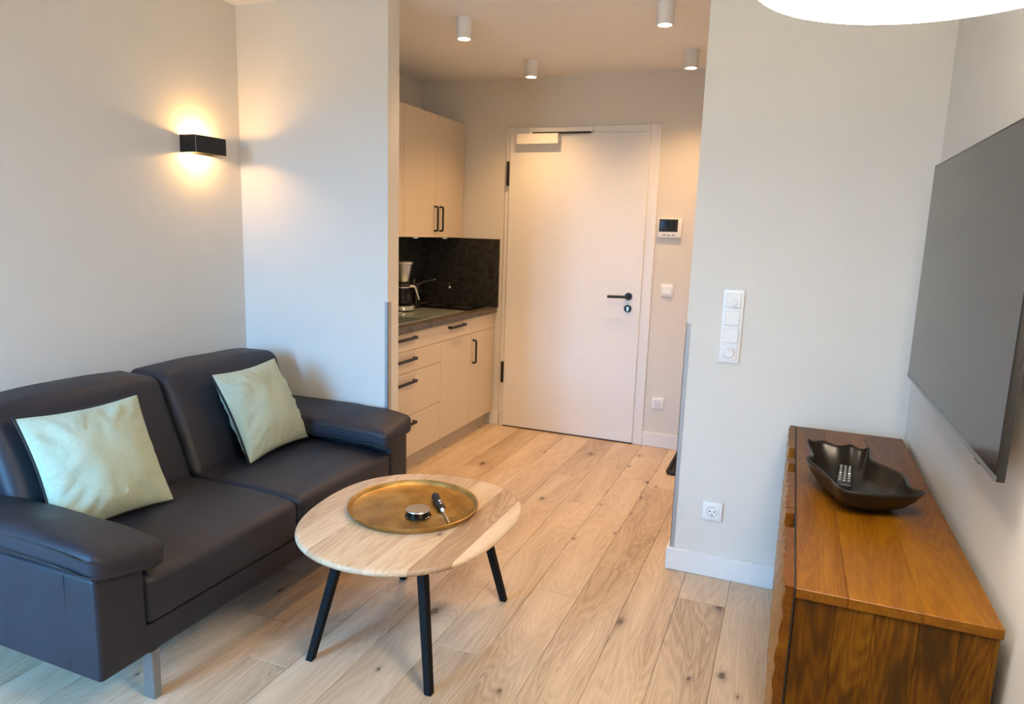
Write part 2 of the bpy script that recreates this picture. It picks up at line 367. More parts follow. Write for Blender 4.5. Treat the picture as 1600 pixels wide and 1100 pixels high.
struct('wall_entrance', B(XL, 0.0, YW, YW+.12, 0, ZC), 'paint', 'beige wall around the white entrance door', 'wall')
struct('wall_hall', B(-0.20, -0.08, 3.08, YW, 0, ZC), 'paint', 'side wall of the entrance hall', 'wall')
YQ = 2.96
struct('wall_pillar', B(-0.395, XR, YQ, YQ+.12, 0, ZC), 'paint', 'pale wall with switches at the far end of the sideboard', 'wall')
struct('wall_right', B(XR, XR+.12, YB-.15, YQ+.12, 0, ZC), 'paint', 'pale wall carrying the television', 'wall')
bm = bmesh.new()
box(bm, XL, WX0, YB-.12, YB, 0, ZC); box(bm, WX1, XR, YB-.12, YB, 0, ZC); box(bm, WX0, WX1, YB-.12, YB, 0, WZ0); box(bm, WX0, WX1, YB-.12, YB, WZ1, ZC)
struct('wall_rear', bm, 'paint', 'wall with the window behind the viewer', 'wall')
wn = thing('window_1', ((WX0+WX1)/2, YB-.08, WZ0), 'wide white framed window in the rear wall', 'window', kind='structure')
bm = bmesh.new(); fw = .07
for (a, b, c, d) in ((WX0, WX0+fw, WZ0, WZ1), (WX1-fw, WX1, WZ0, WZ1), (WX0+fw, WX1-fw, WZ0, WZ0+fw), (WX0+fw, WX1-fw, WZ1-fw, WZ1), ((WX0+WX1)/2-.05, (WX0+WX1)/2+.05, WZ0+fw, WZ1-fw)):
    box(bm, a, b, YB-.10, YB-.03, c, d, 0.004)
link_mesh('window_frame', bm, 'white_lacquer', wn)
for a, b in ((WX0+fw, (WX0+WX1)/2-.05), ((WX0+WX1)/2+.05, WX1-fw)): link_mesh('pane', B(a, b, YB-.07, YB-.064, WZ0+fw, WZ1-fw), 'window_glass', wn)
def baseboard(name, a, lab):
    bm = bmesh.new()
    for q in (a if isinstance(a[0], tuple) else [a]): box(bm, *q, 0.0005, 0.10, 0.002, 1)
    struct(name, bm, 'white_lacquer', lab, 'baseboard')
t = 0.016
baseboard('baseboard_pillar', [(-0.395-t, 0.452, YQ-t, YQ), (-0.395-t, -0.395, YQ, YQ+.12)], 'white baseboard under the wall with the tall switch panel')
baseboard('baseboard_right', (XR-t, XR, YB, YQ-t), 'white baseboard below the television wall')
baseboard('baseboard_left', (XL, XL+t, YB, YP-t), 'white baseboard behind the sofa')
baseboard('baseboard_partition', (XL, -1.80, YP-t, YP), 'white baseboard behind the far sofa arm')
baseboard('baseboard_entrance', (-0.884, -0.2, YW-t, YW), 'white baseboard right of the entrance door')
baseboard('baseboard_kitchen', (-2.07, -1.992, YW-t, YW), 'short white baseboard between kitchen and door')

# ------------------------------------------------------------------ entrance door
door = thing('door_1', (-1.45, YW, 0), 'white entrance door with black lever handle and overhead closer', 'door', kind='structure')
bm = bmesh.new()
FL, FR, FT = -1.988, -0.885, 2.188
for a, b, c, d in ((FL, FL+.07, 0, FT), (FR-.075, FR, 0, FT), (FL+.07, FR-.075, FT-.07, FT)): box(bm, a, b, YW-.014, YW, c, d, .003, 1)
link_mesh('door_frame', bm, 'white_lacquer', door)
LF, LB = YW-.030, YW-.0145
leaf = link_mesh('door_leaf', B(-1.952, -0.953, LF, YW+.0, 0.010, 2.138, .003, 2), 'white_lacquer', door)
link_mesh('threshold', B(-1.952, -0.953, YW-.02, YW-.001, 0.0002, 0.009), 'dark_gap', door)
for z0, z1 in ((1.785, 1.955), (0.340, 0.500)):
    link_mesh('hinge', LA([(.009, z0), (.011, z0+.004), (.011, z1-.004), (.009, z1)], (-1.962, LF-.002, 0), 12), 'black_metal', door, 40)
ry = Matrix.Rotation(PI/2, 3, 'X')   # local z -> -y
bm = LA([(.026, 0), (.026, .007), (.024, .009)], (-1.037, LF, 1.046), 28, ry); link_mesh('handle_rosette', bm, 'black_metal', door, 30)
bm = T(arc_path([(-1.037, LF, 1.046), (-1.037, LF-.052, 1.046), (-1.172, LF-.052, 1.041)], .016), .0098, 12); link_mesh('lever_handle', bm, 'black_metal', door, 50)
bm = LA([(.026, 0), (.026, .007), (.024, .009)], (-1.037, LF, 0.962), 28, ry); cyl = link_mesh('cylinder_rosette', bm, 'black_metal', door, 30)
bm = LA([(.0085, .0), (.0085, .012)], (-1.037, LF, 0.966), 16, ry); box(bm, -1.042, -1.032, LF-.012, LF, .945, .962)
link_mesh('lock_cylinder', bm, 'brushed_steel', cyl, 40)
cl = link_mesh('closer_body', B(-1.885, -1.578, LF-.055, LF, 2.066, 2.136, .004), 'white_lacquer', door)
link_mesh('closer_spindle', LA([(.012, 2.136), (.012, 2.148)], (-1.79, LF-.03, 0), 14), 'white_lacquer', cl, 40)
link_mesh('closer_rail', B(-1.815, -1.345, YW-.045, YW-.012, 2.146, 2.178, .003), 'white_lacquer', door)
bm = bmesh.new(); tube(bm, [(-1.80, LF-.024, 2.142), (-1.36, LF-.010, 2.142)], .006, 4, square=True); link_mesh('closer_arm', bm, 'black_metal', door)

# ------------------------------------------------------------------ kitchen
KF = -2.045          # plane of the cabinet fronts
KB = XL+.012
def handle_h(y0, y1, z, xf, parent):
    bm = bmesh.new(); d = .030
    box(bm, xf+d-.010, xf+d, y0, y1, z-.008, z+.008, .0015, 1)
    for y in (y0, y1-.012): box(bm, xf+.0002, xf+d-.004, y, y+.014, z-.008, z+.008, .001, 1)
    return tag(link_mesh('handle', bm, 'black_metal', parent), 'matt black bar handle')
def handle_v(y, z0, z1, xf, parent):
    bm = T(arc_path([(xf+.0002, y, z0+.005), (xf+.028, y, z0+.005), (xf+.028, y, z1-.005), (xf+.0002, y, z1-.005)], .012), .0068, 8)
    return tag(link_mesh('handle', bm, 'black_metal', parent, 50), 'matt black bar handle')
def unit(name, y0, y1, label, fronts):
    c = thing(name, ((KF+KB)/2, (y0+y1)/2, 0), label, 'cabinet')
    bm = bmesh.new(); a, b, k = KB, KF-.021, .016
    for q in ((a, b, y0+.0006, y0+k, .105, .858), (a, b, y1-k, y1-.0006, .105, .858), (a, b, y0+k, y1-k, .105, .121), (a, a+.006, y0+k, y1-k, .121, .858)): box(bm, *q)
    link_mesh('cabinet_body', bm, 'cashmere', c)
    link_mesh('plinth', B(KB+.02, KF-.055, y0+.0006, y1-.0006, 0.0005, .104), 'plinth_mat', c)
    for typ, z0, z1, h in fronts:
        f = link_mesh(typ, B(KF-.020, KF, y0+.0015, y1-.0015, z0+.0015, z1-.0015, .0012, 1), 'cashmere', c)
        if h is None: continue
        if h[0] == 'h': handle_h(h[1], h[2], h[3], KF, f)
        else: handle_v(h[1], h[2], h[3], KF, f)
unit('drawer_cabinet', 3.03, 3.89, 'beige kitchen base cabinet with four drawers beside the partition wall',
     [('drawer', .752, .862, ('h', 3.32, 3.545, .828)), ('drawer', .622, .752, ('h', 3.32, 3.545, .702)), ('drawer', .358, .622, ('h', 3.32, 3.545, .566)), ('drawer', .105, .358, ('h', 3.32, 3.545, .312))])
unit('base_cabinet', 3.89, 4.33, 'beige base cabinet with one handled drawer above a plain door', [('drawer', .752, .862, ('h', 3.985, 4.205, .832)), ('cabinet_door', .105, .752, None)])
unit('base_cabinet', 4.33, 4.738, 'beige base cabinet next to the entrance wall, upright handle on its door', [('drawer', .752, .862, None), ('cabinet_door', .105, .752, ('v', 4.365, .535, .705))])
UF, UZ0, UZ1 = -2.325, 1.405, 2.222
for y0, y1, hy, lab in ((3.44, 3.89, None, 'beige wall cabinet mostly hidden behind the partition wall'), (3.89, 4.322, 4.296, 'middle beige wall cabinet with its black handle at the right edge'), (4.322, 4.744, 4.372, 'beige wall cabinet touching the entrance wall, handle at its left edge')):
    c = thing('wall_cabinet', ((UF+KB)/2, (y0+y1)/2, UZ0), lab, 'cabinet')
    link_mesh('cabinet_body', B(KB, UF-.021, y0+.0006, y1-.0006, UZ0, UZ1), 'cashmere', c)
    f = link_mesh('cabinet_door', B(UF-.020, UF, y0+.0015, y1-.0015, UZ0, UZ1, .0012, 1), 'cashmere', c)
    if hy: handle_v(hy, 1.445, 1.618, UF, f)
    pk = link_mesh('puck_light', LA([(.022, UZ0-.008), (.022, UZ0-.0003)], (-2.42, (y0+y1)/2+.1, 0), 20), 'white_plastic', c, 40)
    link_mesh('light_lens', LA([(.013, UZ0-.0095), (.013, UZ0-.0075)], (-2.42, (y0+y1)/2+.1, 0), 20), 'puck_glow', pk, 40)
# worktop with openings for sink basin
WT0, WT1 = .8625, .900
SX0, SX1, SY0, SY1 = -2.43, -2.10, 3.46, 4.33      # sink
bm = bmesh.new()
WF = KF+.018
box(bm, KB+.012, WF, 3.0, SY0+.02, WT0, WT1, .003, 1)
box(bm, KB+.012, SX0+.02, SY0+.02, 3.84, WT0, WT1); box(bm, SX1-.02, WF, SY0+.02, 3.84, WT0, WT1, .0015, 1)
box(bm, KB+.012, WF, 3.84, YW-.013, WT0, WT1, .003, 1)
wk = link_mesh('worktop', bm, 'worktop_stone', origin=(-2.36, 3.9, WT0)); tag(wk, 'dark stone-look kitchen worktop with brown front edge', 'worktop')
sp = thing('backsplash', (KB, 4.2, .9), 'black stone backsplash wrapping the kitchen corner', 'backsplash')
link_mesh('splash_panel', B(KB+.0003, KB+.0115, 3.0, YW-.0125, WT1+.0003, 1.4045), 'splash_stone', sp)
link_mesh('splash_panel', B(KB+.0003, -2.022, YW-.012, YW-.0003, WT1+.0003, 1.403), 'splash_stone', sp)
# sink
sk = thing('kitchen_sink', (-2.26, 3.9, WT1), 'steel inset sink with ribbed drainer in the worktop', 'sink')
bm = bmesh.new(); BX0, BX1, BY0, BY1 = SX0+.03, SX1-.03, SY0+.05, 3.80
zr = WT1+.004
box(bm, SX0, SX1, SY0, BY0, WT1+.0003, zr, .0015, 1); box(bm, SX0, BX0, BY0, BY1, WT1+.0003, zr); box(bm, BX1, SX1, BY0, BY1, WT1+.0003, zr); box(bm, SX0, SX1, BY1, 3.845, WT1+.0003, zr, .0015, 1)
for a, b, c, d in ((SX0, SX0+.018, 3.845, SY1), (SX1-.018, SX1, 3.845, SY1), (SX0+.018, SX1-.018, SY1-.018, SY1)): box(bm, a, b, c, d, WT1+.0003, zr+.002, .0015, 1)
box(bm, SX0+.018, SX1-.018, 3.845, SY1-.018, WT1+.0003, WT1+.0018)
link_mesh('sink_rim', bm, 'sink_steel', sk)
bm = bmesh.new(); k = .0025
box(bm, BX0, BX0+k, BY0, BY1, .74, WT1); box(bm, BX1-k, BX1, BY0, BY1, .74, WT1); box(bm, BX0, BX1, BY0, BY0+k, .74, WT1); box(bm, BX0, BX1, BY1-k, BY1, .74, WT1); box(bm, BX0, BX1, BY0, BY1, .735, .74)
link_mesh('basin', bm, 'sink_steel', sk)
for i in range(6): link_mesh('drainer_rib', B(SX0+.055+i*.045, SX0+.063+i*.045, 3.90, 4.26, WT1+.0015, WT1+.004, .001, 1), 'sink_steel', sk)
# hob
hb = thing('ceramic_hob', (-2.32, 4.56, WT1), 'black glass hob set into the worktop by the entrance wall', 'hob')
link_mesh('hob_glass', B(-2.56, -2.10, 4.41, 4.70, WT1+.0003, WT1+.006, .002, 1), 'gloss_black', hb)
for x in (-2.44, -2.22): link_mesh('cooking_zone', LA([(.075, WT1+.006), (.075, WT1+.0063), (.072, WT1+.0064)], (x, 4.555, 0), 36), 'zone_grey', hb)
# faucet
fc = thing('kitchen_faucet', (-2.50, 4.36, WT1), 'black kitchen faucet with slanting spout behind the drainer', 'faucet')
link_mesh('faucet_body', LA([(.027, WT1+.0003), (.027, .910), (.021, .914), (.021, 1.045), (.018, 1.055)], (-2.50, 4.36, 0), 20), 'matt_black', fc, 40)
link_mesh('spout', T([(-2.50, 4.36, .985), (-2.38, 4.345, 1.03), (-2.225, 4.33, 1.085), (-2.215, 4.33, 1.075)], [.014, .012, .011, .010], 12), 'matt_black', fc, 50)
link_mesh('aerator', LA([(.009, 1.058), (.009, 1.072)], (-2.217, 4.33, 0), 14), 'brushed_steel', fc, 40)
lv = link_mesh('lever', T([(-2.50, 4.36, 1.058), (-2.46, 4.40, 1.085), (-2.40, 4.44, 1.10)], [.013, .007, .006], 10), 'matt_black', fc, 50)
link_mesh('lever_tip', LA([(.004, 0), (.0065, .004), (.004, .010)], (-2.397, 4.442, 1.098), 12), 'brushed_steel', lv, 60)
# wall socket behind
so = thing('wall_socket', (KB+.012, 4.63, 1.06), 'black double socket on the backsplash behind the faucet', 'socket')
link_mesh('socket_frame', B(KB+.0118, KB+.022, 4.60, 4.68, 1.02, 1.10, .002, 1), 'black_plastic', so)
link_mesh('socket_insert', B(KB+.0221, KB+.026, 4.605, 4.625, 1.035, 1.085, .001, 1), 'brushed_steel', so)
# coffee maker
CX, CY, CZ = -2.455, 4.10, WT1
cm = thing('coffee_maker', (CX, CY, CZ), 'steel and black filter coffee maker with glass carafe on the worktop', 'coffee maker')
link_mesh('base', LA([(.080, CZ+.0004), (.082, CZ+.008), (.082, CZ+.014)], (CX, CY, 0), 32), 'black_plastic', cm, 40)
link_mesh('base_band', LA([(.084, CZ+.0142), (.084, CZ+.040), (.080, CZ+.043)], (CX, CY, 0), 32), 'brushed_steel', cm, 40)
link_mesh('hot_plate', LA([(.070, CZ+.0432), (.070, CZ+.047)], (CX, CY, 0), 32), 'black_plastic', cm, 40)
ca = link_mesh('carafe', LA([(.055, CZ+.048), (.066, CZ+.06), (.067, CZ+.09), (.055, CZ+.135), (.042, CZ+.162), (.044, CZ+.17)], (CX, CY, 0), 32), 'carafe_glass', cm, 50)
link_mesh('carafe_lid', LA([(.046, CZ+.170), (.050, CZ+.175), (.046, CZ+.190), (.018, CZ+.196)], (CX, CY, 0), 28), 'black_plastic', ca, 40)
hd = Vector((0.55, 0.83, 0)).normalized(); P0 = Vector((CX, CY, CZ))
link_mesh('carafe_handle', T(arc_path([P0+hd*.045+Vector((0, 0, .168)), P0+hd*.088+Vector((0, 0, .172)), P0+hd*.122+Vector((0, 0, .075))], .02), [.009]*7+[.007], 10), 'brushed_steel', ca, 50)
link_mesh('carafe_band', LA([(.0435, CZ+.160), (.046, CZ+.162), (.046, CZ+.169), (.0435, CZ+.1695)], (CX, CY, 0), 28), 'brushed_steel', ca, 40)
link_mesh('filter_cone', LA([(.040, CZ+.200), (.043, CZ+.204), (.062, CZ+.315), (.060, CZ+.318)], (CX, CY, 0), 32), 'brushed_steel', cm, 40)
link_mesh('cone_ring', LA([(.044, CZ+.196), (.046, CZ+.199), (.046, CZ+.203), (.044, CZ+.2035)], (CX, CY, 0), 28), 'black_plastic', cm, 40)
bm = bmesh.new(); box(bm, CX-.085, CX-.01, CY+.068, CY+.104, CZ+.0004, CZ+.325, .008)
link_mesh('water_tank', bm, 'black_plastic', cm, 40)
bm = LA([(.068, CZ+.319), (.070, CZ+.322), (.070, CZ+.334), (.066, CZ+.338)], (CX, CY, 0), 32); box(bm, CX-.087, CX-.008, CY+.03, CY+.106, CZ+.3255, CZ+.338, .003)
link_mesh('lid', bm, 'brushed_steel', cm, 40)

# ------------------------------------------------------------------ wall fittings
def frame_plate(x0, x1, z0, z1, y, d, parent, name='cover_frame'):
    return link_mesh(name, B(x0, x1, y-d, y-.0003, z0, z1, .0025, 2), 'white_plastic', parent, 40)
def schuko(cx, cz, yw, label):
    s = thing('wall_socket', (cx, yw, cz), label, 'socket')
    frame_plate(cx-.041, cx+.041, cz-.041, cz+.041, yw, .011, s)
    yf = yw-.0113
    # insert plate with the round well
    ins = link_mesh('socket_insert', B(cx-.0275, cx+.0275, yf-.003, yf+.0001, cz-.0275, cz+.0275, .001, 1), 'white_plastic', s, 40)
    bm = LA([(.0205, 0), (.0215, .0012), (.0225, .0012), (.0225, 0)], (cx, yf-.003, cz), 32, ry, caps=False); link_mesh('well_rim', bm, 'grey_plastic', ins, 40)
    bm = LA([(.0202, 0), (.0202, .0004)], (cx, yf-.003, cz), 32, ry); link_mesh('well', bm, 'white_plastic', ins, 40)
    for dx, dz in ((-.0095, .002), (.0095, .002), (0, -.013)):
        link_mesh('contact_hole', LA([(.0032, 0), (.0032, .0009)], (cx+dx, yf-.0033, cz+dz), 12, ry), 'dark_gap', ins)
schuko(-0.792, 0.314, YW, 'white wall socket low on the wall right of the entrance door')
schuko(-0.229, 0.297, YQ, 'white wall socket below the tall switch panel')
s = thing('light_switch', (-0.783, YW, 1.10), 'single square white light switch below the intercom', 'switch')
frame_plate(-.783-.041, -.783+.041, 1.06, 1.142, YW, .010, s); link_mesh('rocker', B(-.783-.028, -.783+.028, YW-.0145, YW-.0101, 1.073, 1.129, .0015, 1), 'white_plastic', s, 40)
ic = thing('video_intercom', (-0.79, YW, 1.45), 'white video intercom with black screen beside the door frame', 'intercom')
link_mesh('housing', B(-.868, -.711, YW-.022, YW-.0003, 1.453, 1.580, .004, 2), 'white_plastic', ic, 40)
dsp = link_mesh('display', B(-.860, -.737, YW-.024, YW-.0221, 1.492, 1.574, .0008, 1), 'rubber', ic)
link_mesh('screen', B(-.850, -.752, YW-.0244, YW-.0241, 1.503, 1.566), 'intercom_screen', dsp)
for i in range(3): link_mesh('button', B(-.835+i*.03, -.815+i*.03, YW-.0235, YW-.0221, 1.466, 1.476, .0006, 1), 'grey_plastic', ic)
# four-gang panel on the pillar
px0, px1, pz0, pz1 = -.2555, -.1745, .950, 1.252
sw = thing('switch_panel', (-.215, YQ, pz0), 'tall white panel with thermostat, two rockers and a dimmer knob', 'switch')
frame_plate(px0, px1, pz0, pz1, YQ, .011, sw)
yf = YQ-.0111; cxp = -.215
g = [pz1-.0435-i*.0715 for i in range(4)]
th = link_mesh('thermostat', B(cxp-.029, cxp+.029, yf-.008, yf, g[0]-.029, g[0]+.029, .0015, 1), 'white_plastic', sw, 40)
link_mesh('thermostat_dial', LA([(.0125, 0), (.012, .006), (.010, .007)], (cxp+.004, yf-.0081, g[0]-.012), 24, ry), 'white_plastic', th, 40)
for i in range(7):
    a = PI*(.0+i/6); c0 = Vector((cxp+.004+.018*math.cos(a), yf-.0084, g[0]-.012+.018*math.sin(a)))
    link_mesh('scale_mark', B(c0.x-.0008, c0.x+.0008, c0.y-.0002, c0.y+.0002, c0.z-.0014, c0.z+.0014), 'grey_plastic', th)
for i in (1, 2):
    bm = B(cxp-.029, cxp+.029, yf-.006, yf, g[i]-.029, g[i]+.029, .0015, 1)
    for v in bm.verts:
        if v.co.y < yf-.003: v.co.y += (v.co.z-g[i])*.05
    link_mesh('rocker', bm, 'white_plastic', sw, 40)
dm = link_mesh('dimmer_plate', B(cxp-.029, cxp+.029, yf-.004, yf, g[3]-.029, g[3]+.029, .0012, 1), 'white_plastic', sw, 40)
link_mesh('dimmer_knob', LA([(.0205, 0), (.0200, .011), (.018, .013)], (cxp, yf-.0041, g[3]), 32, ry), 'white_plastic', dm, 40)
link_mesh('knob_mark', B(cxp-.001, cxp+.001, yf-.0175, yf-.0172, g[3]+.009, g[3]+.015), 'grey_plastic', dm)
# corner guards
for (cx, cy, dx, lab) in ((-.395, YQ, 1, 'brushed metal corner strip on the wall by the switch panel'), (-1.815, YP, -1, 'brushed metal corner strip on the wall between sofa and kitchen')):
    bm = bmesh.new(); z0, z1 = .1003, 1.10
    xa = cx-dx*.0022
    box(bm, min(xa, xa+dx*.018), max(xa, xa+dx*.018), cy-.0022, cy-.0003, z0, z1)
    box(bm, min(xa, cx-dx*.0003), max(xa, cx-dx*.0003), cy-.0022, cy+.030, z0, z1)
    o = link_mesh('corner_guard', bm, 'guard_metal', origin=(cx, cy, z0)); tag(o, lab, 'corner strip')
# boot tray
bt = bmesh.new(); box(bt, -.612, -.225, 4.20, 4.72, .0005, .006, .002, 1)
mt_ = thing('boot_tray', (-.42, 4.46, 0), 'black boot tray on the floor behind the wall corner', 'tray')
link_mesh('tray_floor', bt, 'rubber', mt_)
pth = []
for (cx, cy, a0) in ((-.585, 4.227, PI), (-.252, 4.227, 1.5*PI), (-.252, 4.693, 0), (-.585, 4.693, .5*PI)):
    for i in range(6): a = a0+PI/2*i/5; pth.append((cx+.03*math.cos(a), cy+.03*math.sin(a), .014))
link_mesh('tray_rim', T(pth, .011, 8, True), 'rubber', mt_, 60)

# ------------------------------------------------------------------ lamps
def downlight(x, y, lab):
    d = thing('ceiling_spot', (x, y, ZC), lab, 'lamp', 'white cylinder ceiling spots')
    r, h = .041, .100
    bm = LA([(r, ZC-.0003), (r, ZC-h+.001), (r-.001, ZC-h), (r-.008, ZC-h), (r-.014, ZC-h+.018), (.002, ZC-h+.020)], (x, y, 0), 32, caps=False)
    link_mesh('housing', bm, 'white_lacquer', d, 40)
    link_mesh('bulb', LA([(.003, ZC-h+.004), (.013, ZC-h+.005), (.016, ZC-h+.009), (.016, ZC-h+.0175)], (x, y, 0), 20), 'spot_glow', d, 50)
    l = bpy.data.lights.new('spot_beam', 'SPOT'); l.energy = DOWN_W; l.color = WARM; l.spot_size = math.radians(128); l.spot_blend = 1.0; l.shadow_soft_size = .025
    lo = bpy.data.objects.new('spot_beam', l); C.objects.link(lo); lo.parent = d; lo.location = (0, 0, -h-.004)
downlight(-1.68, 3.40, 'white cylinder ceiling spot near the partition wall, larger of the left pair')
downlight(-0.66, 3.435, 'white cylinder ceiling spot at the top right, nearest the viewer')
downlight(-1.65, 4.305, 'white cylinder ceiling spot in front of the door, left of the far pair')
downlight(-0.66, 4.305, 'white cylinder ceiling spot close to the right wall corner, far pair')
# sconce on the left wall
sx0, sx1, sy0, sy1, sz0, sz1 = XL, XL+.098, 2.507, 2.693, 1.774, 1.853
sc = thing('wall_sconce', (XL, 2.6, sz0), 'black box wall lamp glowing warm up and down above the sofa', 'lamp')
bm = bmesh.new(); k = .003
box(bm, sx1-k, sx1, sy0, sy1, sz0, sz1); box(bm, sx0+.001, sx1-k, sy0, sy0+k, sz0, sz1); box(bm, sx0+.001, sx1-k, sy1-k, sy1, sz0, sz1); box(bm, sx0+.001, sx0+.004, sy0+k, sy1-k, sz0, sz1)
link_mesh('shade', bm, 'black_metal', sc)
link_mesh('painted_edge_glint', B(sx1-.0008, sx1+.0004, sy0-.0004, sy0+.0012, sz0, sz1), 'grey_plastic', sc)  # pale grey strip painting the reflected light along the shade's near edge
bcx, bcz = (sx0+sx1)/2+.004, (sz0+sz1)/2
link_mesh('lamp_holder', T([(bcx, sy1-k, bcz), (bcx, sy1-.045, bcz)], .012, 12), 'white_plastic', sc, 40)
link_mesh('bulb', T([(bcx, sy1-.045, bcz), (bcx, sy1-.06, bcz), (bcx, sy0+.04, bcz), (bcx, sy0+.03, bcz)], [.010, .015, .015, .004], 14), 'bulb_glow', sc, 60)
for zz in (bcz+.022, bcz-.022):
    l = bpy.data.lights.new('sconce_light', 'POINT'); l.energy = SCONCE_W; l.color = (1.0, 0.54, 0.18); l.shadow_soft_size = .012
    lo = bpy.data.objects.new('sconce_light', l); C.objects.link(lo); lo.parent = sc; lo.location = (bcx-XL, -0.005, zz-sz0)
# ring pendant
RC, RZ, R1, R0 = Vector((.143, 1.093, 0)), 1.80, .24, .118
rp = thing('ring_pendant', (RC.x, RC.y, RZ), 'glowing white ring pendant lamp at the upper right', 'lamp')
link_mesh('diffuser', LA([(R0+.006, RZ), (R1-.006, RZ), (R1, RZ+.006), (R1, RZ+.050), (R1-.004, RZ+.054), (R0+.002, RZ+.054), (R0, RZ+.006), (R0+.006, RZ)], RC, 72, caps=False), 'ring_glow', rp, 40)
link_mesh('top_ring', LA([(R0, RZ+.0545), (R0+.075, RZ+.0545), (R0+.075, RZ+.064), (R0, RZ+.064), (R0, RZ+.0545)], RC, 72, caps=False), 'white_lacquer', rp, 40)
link_mesh('inner_lining', LA([(R0-.003, RZ+.001), (R0-.0005, RZ+.001), (R0-.0005, RZ+.066), (R0-.003, RZ+.066), (R0-.003, RZ+.001)], RC, 72, caps=False), 'ring_copper', rp, 40)
for i in range(3):
    a = 2*PI*i/3+.4; link_mesh('suspension_wire', T([(RC.x+.18*math.cos(a), RC.y+.18*math.sin(a), RZ+.063), (RC.x+.02*math.cos(a), RC.y+.02*math.sin(a), ZC-.024)], .0010, 6), 'brushed_steel', rp)
link_mesh('canopy', LA([(.058, ZC-.0003), (.060, ZC-.004), (.060, ZC-.024), (.056, ZC-.027)], RC, 32), 'white_lacquer', rp, 40)

# ------------------------------------------------------------------ television
tv = thing('television', (XR-.03, 2.1, 1.01), 'large flat black television mounted on the right wall', 'television')
TX, TY0, TY1, TZ0, TZ1 = .392, 1.515, 2.655, 1.012, 1.708
link_mesh('panel', B(TX+.0012, TX+.016, TY0, TY1, TZ0, TZ1, .002, 2), 'black_plastic', tv, 40)
link_mesh('screen', B(TX, TX+.0014, TY0+.006, TY1-.006, TZ0+.012, TZ1-.006), 'tv_screen', tv)
link_mesh('lower_bezel', B(TX-.0012, TX+.0014, TY0+.001, TY1-.001, TZ0+.0005, TZ0+.0115, .0005, 1), 'leg_steel', tv)
link_mesh('rear_housing', B(TX+.0161, TX+.040, TY0+.14, TY1-.14, TZ0+.03, TZ1-.20, .006), 'black_plastic', tv, 40)
link_mesh('receiver_window', B(TX+.003, TX+.014, 1.66, 1.70, TZ0-.009, TZ0-.0003, .002, 1), 'black_plastic', tv)
link_mesh('wall_bracket', B(TX+.0401, XR-.0005, 1.85, 2.31, 1.20, 1.50, .002, 1), 'black_metal', tv)

# ------------------------------------------------------------------ sideboard
SBX0, SBX1, SBY0, SBY1, SBT, SBB = .066, .434, 1.472, 2.862, .740, .05
sb = thing('sideboard', (.25, 2.16, 0), 'brown wooden sideboard with carved wavy front below the television', 'sideboard')
# boards of the top
xs = [SBX0, .165, .300, SBX1]
for a, b in zip(xs, xs[1:]): link_mesh('top_board', B(a+.0001, b-.0001, SBY0, SBY1, SBT-.022, SBT, .0012, 1), 'mango_top', sb, origin=((a+b)/2, 2.167, SBT))
xs = [SBX0+.001, .145, .215, .295, .365, SBX1-.004]
for y0, y1 in ((SBY0+.004, SBY0+.026), (SBY1-.026, SBY1-.004)):
    for a, b in zip(xs, xs[1:]): link_mesh('side_board', B(a+.0001, b-.0001, y0, y1, SBB, SBT-.0225, .0008, 1), 'mango_side', sb, origin=((a+b)/2, y0, .4))
link_mesh('carcass', B(SBX0+.012, SBX1-.006, SBY0+.0265, SBY1-.0265, SBB+.001, SBT-.023), 'mango_side', sb)
for y in (SBY0+.03, SBY1-.07):
    for x in (SBX0+.02, SBX1-.06): link_mesh('foot', B(x, x+.04, y, y+.04, .0005, SBB+.0008, .002, 1), 'mango_side', sb)
# carved doors
link_mesh('painted_shade_strip', B(.0624, .0657, SBY0+.001, SBY1-.001, SBB+.01, SBT-.0005), 'dark_gap', sb)  # black strip added behind the doors, paints the shade inside the finger notches
def carved_door(y0, y1, notch):
    X0, X1, z0, z1 = .0435, SBX0-.004, SBB, SBT+.001
    ny, nz = max(8, int((y1-y0)/.0075)), 84
    bm = bmesh.new(); F, K = [], []
    n0, n1 = notch
    for j in range(nz+1):
        z = z0+(z1-z0)*j/nz; fr, bk = [], []
        for i in range(ny+1):
            y = y0+(y1-y0)*i/ny
            ph = y/.046 + .35*math.sin(z*11+y*3) + .25*math.sin(z*23-y*5)
            d = .0055*abs(math.sin(PI*ph)) + .0045*abs(math.sin(PI*(z/.060+.3*math.sin(y*17)+.2*math.sin(y*41))))
            fr.append(bm.verts.new((X0-d+.004, y, z))); bk.append(bm.verts.new((X1, y, z)))
        F.append(fr); K.append(bk)
    cut = lambda i, j: (j >= nz-8) and (n0 <= y0+(y1-y0)*(i+.5)/ny <= n1)
    cells = {(i, j) for i in range(ny) for j in range(nz) if not cut(i, j)}
    for (i, j) in cells:
        bm.faces.new((F[j][i], F[j+1][i], F[j+1][i+1], F[j][i+1])); bm.faces.new((K[j][i], K[j][i+1], K[j+1][i+1], K[j+1][i]))
        for (di, dj, p, q) in ((-1, 0, (i, j), (i, j+1)), (1, 0, (i+1, j), (i+1, j+1)), (0, -1, (i, j), (i+1, j)), (0, 1, (i, j+1), (i+1, j+1))):
            if (i+di, j+dj) not in cells:
                bm.faces.new((F[p[1]][p[0]], F[q[1]][q[0]], K[q[1]][q[0]], K[p[1]][p[0]]))
    bmesh.ops.delete(bm, geom=[v for v in bm.verts if not v.link_faces], context='VERTS')
    cdo = tag(link_mesh('carved_door', bm, 'mango_front', sb, 35, origin=(X0, (y0+y1)/2, .4)), 'honey-coloured door carved in wavy ridges')
    cdo.data.materials.append(MATS['mango_top'])       # the smooth stained edges
    for p in cdo.data.polygons:
        if p.normal.z > .7 or abs(p.normal.y) > .9: p.material_index = 1
